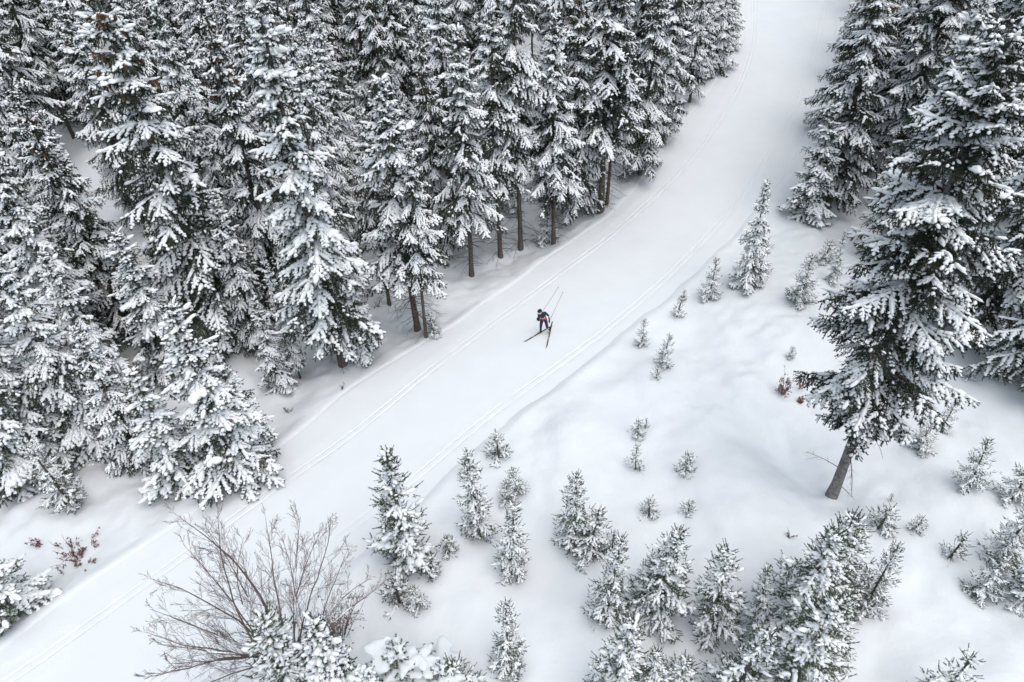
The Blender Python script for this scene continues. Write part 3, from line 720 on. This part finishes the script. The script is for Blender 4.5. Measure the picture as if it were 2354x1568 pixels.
# ------------------------------------------------------------------ shrubs with withered leaves
def shrub(px, py, Hh, Wd, nst, nleaf, label, lo=0.0, cat='beech shrub', name='leafy_shrub', seed=1):
    r = np.random.RandomState(seed); p = at(px, py)
    root = bpy.data.objects.new(name, None); COL.objects.link(root); root.location = p
    root['label'] = label; root['category'] = cat; root['group'] = 'beech shrubs with withered leaves'
    st_, lf = Acc(), Acc(); LV = []; k = 0
    for i in range(nst):
        a = r.rand()*6.28; o = np.array((math.cos(a), math.sin(a), 0))*Wd*.4*r.rand()
        flat = Wd > Hh*1.5; tip = o*(1.25 if flat else 2.0)+np.array((.1*r.randn(), .1*r.randn(), Hh*(.55+.5*r.rand()))); o = o*2.2 if flat else o; u = np.linspace(0, 1, 7)
        P = o*.4+(tip-o*.4)*u[:, None]+np.cumsum(r.randn(7, 3)*.018, 0); P[0, 2] = -.1
        tube(st_, P, .009*(1-.8*u)+.0025, 3)
        for j in range(7):
            c = .15+.8*r.rand(); q = P[0]+(P[-1]-P[0])*c; dd = norm(np.array((r.randn(), r.randn(), .5)))*Hh*.28*(1.1-c)
            Q = q+dd*np.linspace(0, 1, 4)[:, None]+r.randn(4, 3)*.008; tube(st_, Q, np.array((.004, .003, .0025, .002)), 3)
            for _ in range(max(1, nleaf//(nst*7))):
                c2 = r.rand(); LV.append((q+dd*c2*1.1+r.randn(3)*.02)) if c < .75 or r.rand() < .3 else None
    V = []; F = []
    for c in LV:
        if c[2] < lo: continue
        n1 = norm(r.randn(3)); n2 = norm(np.cross(n1, r.randn(3))); s_ = .028+.022*r.rand(); k = len(V)
        V += [c-n1*s_, c+n2*s_*.55+n1*s_*.1, c+n1*s_, c-n2*s_*.55+n1*s_*.1]; F += [(k, k+1, k+2), (k, k+2, k+3)]
    link('stems', st_.mesh('stems', M_TWIG, False), root, kind='stuff')
    link('leaves', tri_mesh('leaves', np.array(V), np.array(F), M_LEAF, False), root, kind='stuff')
shrub(1800, 908, 1.25, .75, 12, 420, 'red-brown leafy shrub with long bare shoots left of the great trunk tree', seed=2)
shrub(1838, 893, .8, .3, 4, 130, 'thin upright leafy shoot between the red-brown shrub and the great trunk tree', seed=3)
shrub(1841, 926, .4, .22, 6, 220, 'little rusty leaf clump at the foot of the red-brown shrub', seed=4)
shrub(182, 1280, .5, 2.4, 30, 700, 'low wide reddish leafy shrub in the open snow at lower left', seed=5)
shrub(92, 1252, .4, .35, 5, 120, 'tiny reddish shrub left of the low wide one at lower left', seed=6)
shrub(776, 1470, 1.9, 1.5, 26, 700, 'tall dense red-brown shrub growing up beside the bare tree', seed=7)
shrub(662, 948, .45, .4, 5, 50, 'small reddish shrub on the trail bank at the end of the low spruce group', seed=8)
shrub(787, 895, .25, .2, 3, 24, 'tiny twig with red leaves on the open bank left of the trail', seed=9)
shrub(868, 706, .5, .5, 5, 50, 'small reddish shrub in the shade between dark trunks', seed=10)
shrub(1815, 1238, .35, .1, 3, 16, 'thin reddish twig poking from snow below the great trunk', seed=11)

# ------------------------------------------------------------------ skier
M_NAVY = mat('navy_suit', (.018, .026, .05), .7); M_RED = mat('red_jersey', (.62, .035, .03), .6); M_WHITE = mat('white_trim', (.75, .76, .78), .6)
M_SKIN = mat('skin', (.5, .3, .23), .6); M_BLACK = mat('black_fabric', (.014, .014, .016), .7); M_BOOT = mat('dark_boot', (.03, .018, .02), .5)
M_YEL = mat('yellow_trim', (.55, .5, .1), .5); M_SKI = mat('ski_top', (.03, .032, .035), .4); M_POLE = mat('pole_dark', (.09, .08, .085), .4); M_LENS = mat('glasses_lens', (.02, .02, .025), .15, spec=.6)
M_POLER = mat('pole_red', (.55, .1, .1), .4); M_SKIW = mat('ski_white', (.5, .52, .54), .4); M_MAROON = mat('maroon_glove', (.14, .02, .03), .7)
O = at(1242.5, 762.0)
def wp(*a): return Vector(a)
J = dict(pel=(.13, -.03, .84), hipR=(.05, -.03, .80), hipL=(.22, -.02, .80), kneeR=(-.01, -.17, .47), ankR=(0, 0, .11), kneeL=(.30, -.24, .45), ankL=(.44, .04, .12),
         waist=(.11, -.1, 1.0), chest=(.05, -.2, 1.18), neck=(-.03, -.3, 1.35), head=(-.07, -.36, 1.46), crown=(-.09, -.38, 1.57),
         shR=(-.1, -.3, 1.28), shL=(.2, -.17, 1.29), elR=(-.1, -.5, 1.1), haR=(-.17, -.55, 1.22), elL=(.36, -.08, 1.04), wrL=(.39, -.1, .84), haL=(.39, -.13, .77),
         wrR=(-.15, -.55, 1.16))
names = list(J); idxj = {k: i for i, k in enumerate(names)}
E_ = [('pel', 'hipR'), ('pel', 'hipL'), ('hipR', 'kneeR'), ('kneeR', 'ankR'), ('hipL', 'kneeL'), ('kneeL', 'ankL'), ('pel', 'waist'), ('waist', 'chest'), ('chest', 'neck'), ('neck', 'head'), ('head', 'crown'),
      ('chest', 'shR'), ('chest', 'shL'), ('shR', 'elR'), ('elR', 'wrR'), ('wrR', 'haR'), ('shL', 'elL'), ('elL', 'wrL'), ('wrL', 'haL')]
RAD = dict(pel=.125, hipR=.095, hipL=.095, kneeR=.062, ankR=.042, kneeL=.062, ankL=.042, waist=.12, chest=.145, neck=.055, head=.088, crown=.075, shR=.07, shL=.07, elR=.045, wrR=.034, haR=.035, elL=.045, wrL=.034, haL=.035)
me = bpy.data.meshes.new('body'); me.from_pydata([J[n] for n in names], [(idxj[a], idxj[b]) for a, b in E_], [])
tmp = bpy.data.objects.new('tmp_body', me); COL.objects.link(tmp)
sk = tmp.modifiers.new('s', 'SKIN'); sub = tmp.modifiers.new('u', 'SUBSURF'); sub.levels = 2; sub.render_levels = 2
for n in names:
    v = me.skin_vertices[0].data[idxj[n]]; v.radius = (RAD[n], RAD[n]*(.8 if n in ('pel', 'waist', 'chest') else 1)); v.use_root = n == 'pel'
bpy.context.view_layer.update(); dg = bpy.context.evaluated_depsgraph_get()
bm_ = bpy.data.meshes.new_from_object(tmp.evaluated_get(dg)); bpy.data.objects.remove(tmp)
bm_.materials.clear()
for m in (M_NAVY, M_RED, M_WHITE, M_SKIN, M_MAROON): bm_.materials.append(m)
def seg_d(p, a, b):
    a, b = Vector(J[a]), Vector(J[b]); t = max(0, min(1, (p-a).dot(b-a)/(b-a).length_squared)); return (p-a-(b-a)*t).length, t
for pg in bm_.polygons:
    c = pg.center; pg.use_smooth = True
    (d, t), s2 = min(((seg_d(c, a, b), (a, b)) for a, b in E_), key=lambda q: q[0][0])
    k = 0
    ax = (Vector(J['neck'])-Vector(J['pel'])).normalized(); h_ = (c-Vector(J['pel'])).dot(ax)
    if s2 in (('pel', 'waist'), ('waist', 'chest')): k = 1 if .05 < h_ < .24 else (2 if .24 <= h_ < .285 else 0)
    if s2 in (('neck', 'head'), ('head', 'crown')): k = 3
    if s2 == ('elL', 'wrL'): k = 2 if t < .25 else 4
    if s2 in (('wrL', 'haL'), ('wrR', 'haR')): k = 4
    if s2 == ('kneeL', 'ankL'): k = 2 if t < .12 else (4 if t < .55 else 0)
    pg.material_index = k
person = link('person', None); person.location = O
person['label'] = 'cross-country skier in navy suit with red waist band and black beanie skating down the trail'; person['category'] = 'person'
link('body', bm_, person)
def blob(name, c, r3, m, parent, rot=None, seg=2, cut=None):
    import bmesh
    bm = bmesh.new(); bmesh.ops.create_icosphere(bm, subdivisions=3, radius=1)
    for v in bm.verts:
        if cut is not None and v.co.z < cut: v.co.z = cut+(v.co.z-cut)*.15
        v.co = Vector((v.co.x*r3[0], v.co.y*r3[1], v.co.z*r3[2]))
    q = bpy.data.meshes.new(name); bm.to_mesh(q); bm.free(); q.materials.append(m)
    for f in q.polygons: f.use_smooth = True
    o = link(name, q, parent); o.location = c
    if rot is not None: o.rotation_euler = rot
    return o
face_dir = Vector((-.55, -.75, -.15)).normalized()
hq = face_dir.to_track_quat('-Y', 'Z').to_euler()
hat = blob('beanie', Vector(J['head'])+Vector((.01, .02, .045)), (.104, .118, .11), M_BLACK, person, hq, cut=-.1)
for s3 in (-1, 1): blob('ear', Vector(J['head'])+hq.to_matrix()@Vector((s3*.088, 0, -.01)), (.014, .025, .035), M_SKIN, person, hq)
blob('nose', Vector(J['head'])+face_dir*.1+Vector((0, 0, -.02)), (.014, .022, .022), M_SKIN, person, hq)
blob('mouth', Vector(J['head'])+face_dir*.088+Vector((0, 0, -.062)), (.025, .01, .008), M_RED, person, hq)
blob('sunglasses', Vector(J['head'])+face_dir*.072+Vector((0, 0, .012)), (.082, .034, .024), M_LENS, person, hq)
blob('headband', Vector(J['head'])+Vector((0, 0, .032))+face_dir*.012, (.108, .114, .02), M_WHITE, person, hq)
blob('collar', Vector(J['neck'])+Vector((.01, .01, -.02)), (.075, .075, .04), M_NAVY, person, hq)
blob('chest_logo', Vector(J['chest'])+Vector((-.06, -.13, .0)), (.022, .012, .015), M_WHITE, person, hq)
def hand(name, c, wr, pole_dir):
    acc = Acc(); c = np.array(c); wr = np.array(wr); d = norm(c-wr); pd = norm(np.array(pole_dir)); out = norm(np.cross(d, pd))
    tube(acc, np.array([wr+d*-.01, wr+d*.03, c+d*.02, c+d*.05]), np.array((.03, .036, .038, .02)), 8)
    for i in range(4):          # fingers closing round the grip
        b = c+d*.035+pd*(.028-.019*i)+out*.028; L = (.06, .068, .064, .052)[i]
        tube(acc, np.array([b, b+d*L*.35+out*-.008, b+d*L*.4+out*-.04, b+d*L*.12-out*.058]), np.array((.0105, .010, .0095, .008)), 6)
    b = c-d*.01+pd*.03; tube(acc, np.array([b, b+d*.028+pd*.018+out*.01, b+d*.045+pd*.012-out*.02]), np.array((.013, .012, .009)), 6)
    link(name, acc.mesh(name, M_BLACK), person)
fwd = -1
pdir = Vector((.40, .80, .46)).normalized()
hand('glove', J['haL'], J['wrL'], pdir); hand('glove', J['haR'], J['wrR'], pdir)
def boot(ank, toe):
    a = np.array(ank); t = np.array(toe); acc = Acc(); d = norm((t-a)*np.array((1, 1, 0))); z = np.array((0, 0, 1.))
    base = a*np.array((1, 1, 0))+z*(a[2]-.06)
    tube(acc, np.array([a+z*.12, a+z*.05, a-z*.0]), np.array((.05, .052, .05)), 8)
    tube(acc, np.array([base-d*.07, base-d*.03, base+d*.05, base+d*.13, base+d*.19, base+d*.21]), np.array((.025, .045, .045, .042, .035, .012)), 8)
    o = link('boot', acc.mesh('boot', M_BOOT), person)
    ac2 = Acc(); tube(ac2, np.array([base+d*.11+z*.035, base+d*.17+z*.028]), np.array((.028, .024)), 6); link('boot_strap', ac2.mesh('boot_strap', M_YEL), o)
# skis: tip and tail found on the snow
def snow_at(px, py): return hit(px, py, ground_trail)
def ground_trail(x, y): return macro(x, y)+.01+0*x
s1a, s1b = snow_at(1201.6, 787.3), snow_at(1267.2, 749.2); s2a, s2b = snow_at(1258, 802.4), snow_at(1271.8, 739.9)
O = Vector(hit(1242.5, 765.0, ground_trail)); person.location = O
def ski(a, b, label, foot):
    a, b = np.array(a), np.array(b); v = b-a; L = np.linalg.norm(v); d = v/L; sd2 = norm(np.cross(d, (0, 0, 1.)))
    f = np.array(foot)+np.array(O); f[2] = 0; t = np.dot((f-a)[:2], d[:2]); q = a+d*t; sh = (f-q); sh[2] = 0
    a = a+sh; n = 14; V = []; F = []
    for i in range(n):
        u = i/(n-1); w_ = .024*(1 if .12 < u < .92 else (.45+.55*min(1, u/.12) if u < .12 else 1-.3*(u-.92)/.08))
        zz_ = .02+.085*max(0, (.09-u)/.09)**1.6+.01*math.sin(math.pi*u)
        c = a+d*L*u+np.array((0, 0, zz_)); th = .008+.008*math.sin(math.pi*u)
        V += [c-sd2*w_, c+sd2*w_, c+sd2*w_+np.array((0, 0, th)), c-sd2*w_+np.array((0, 0, th))]
    for i in range(n-1):
        k = 4*i
        for e in range(4): F.append((k+e, k+(e+1) % 4, k+4+(e+1) % 4, k+4+e))
    F += [(0, 3, 2, 1), (4*n-4, 4*n-3, 4*n-2, 4*n-1)]
    root = link('ski', None, label=label, category='ski', group='the two skis of the skier'); root.location = a
    V = np.array(V)-a
    link('board', tri_mesh('board', V, np.array(F), M_SKI, False), root)
    ac = Acc(); c = d*L*.3+np.array((0, 0, .044)); tube(ac, np.array([c, c+d*L*.08]), np.array((.016, .016)), 4); link('stripe', ac.mesh('stripe', M_SKIW), root)
    ac = Acc(); c = d*(t)+np.array((0, 0, .045)); tube(ac, np.array([c-d*.12, c+d*.08]), np.array((.022, .022)), 5); link('binding', ac.mesh('binding', M_BLACK), root)
    return d
d1 = ski(s1a, s1b, 'dark narrow ski gliding under the bent front leg, pointing to lower left', (0, 0, 0))
d2 = ski(s2a, s2b, 'dark narrow ski under the rear kicking leg, pointing down the picture', (.44, .02, 0))
boot(J['ankR'], np.array(J['ankR'])-d1*.2); boot(J['ankL'], np.array(J['ankL'])-d2*.2)
def pole(hnd, px, py, up, label):
    h = np.array(hnd)+np.array(O); dirv = np.array(pdir)
    # the tip lies on the view ray through (px, py), 1.55 m from the hand
    dr = norm(ray(px, py)); c0 = np.array((0, 0, CAMH)); w0 = c0-h; b_ = w0@dr; cc = w0@w0-1.58**2; disc = b_*b_-cc
    t_ = -b_+(math.sqrt(disc) if disc > 0 else 0); tip = c0+dr*t_
    d = norm(tip-h); g0 = h-d*.06; L = np.linalg.norm(tip-h)
    root = link('ski_pole', None, label=label, category='ski pole', group='the two poles of the skier'); root.location = h
    for nm, a, b, r1, r2, m in (('grip', -.07, .08, .014, .013, M_BLACK), ('shaft', .08, .28*L, .009, .009, M_POLE), ('shaft_stripe', .28*L, .6*L, .009, .0085, M_POLER), ('lower_shaft', .6*L, L-.03, .0085, .007, M_POLE), ('tip', L-.03, L+.03, .007, .002, M_SKIW)):
        ac = Acc(); tube(ac, np.array([d*a, d*b]), np.array((r1, r2)), 6); link(nm, ac.mesh(nm, m), root)
    ac = Acc(); tube(ac, np.array([d*(L-.05), d*(L-.03)]), np.array((.03, .012)), 8); link('basket', ac.mesh('basket', M_BLACK), root)
pole(J['haR'], 1284, 659, 1, 'ski pole trailing up behind the head of the skier, dark with a red middle')
pole(J['haL'], 1294, 671, 1, 'ski pole trailing back from the lowered hand of the skier, dark with a red middle')
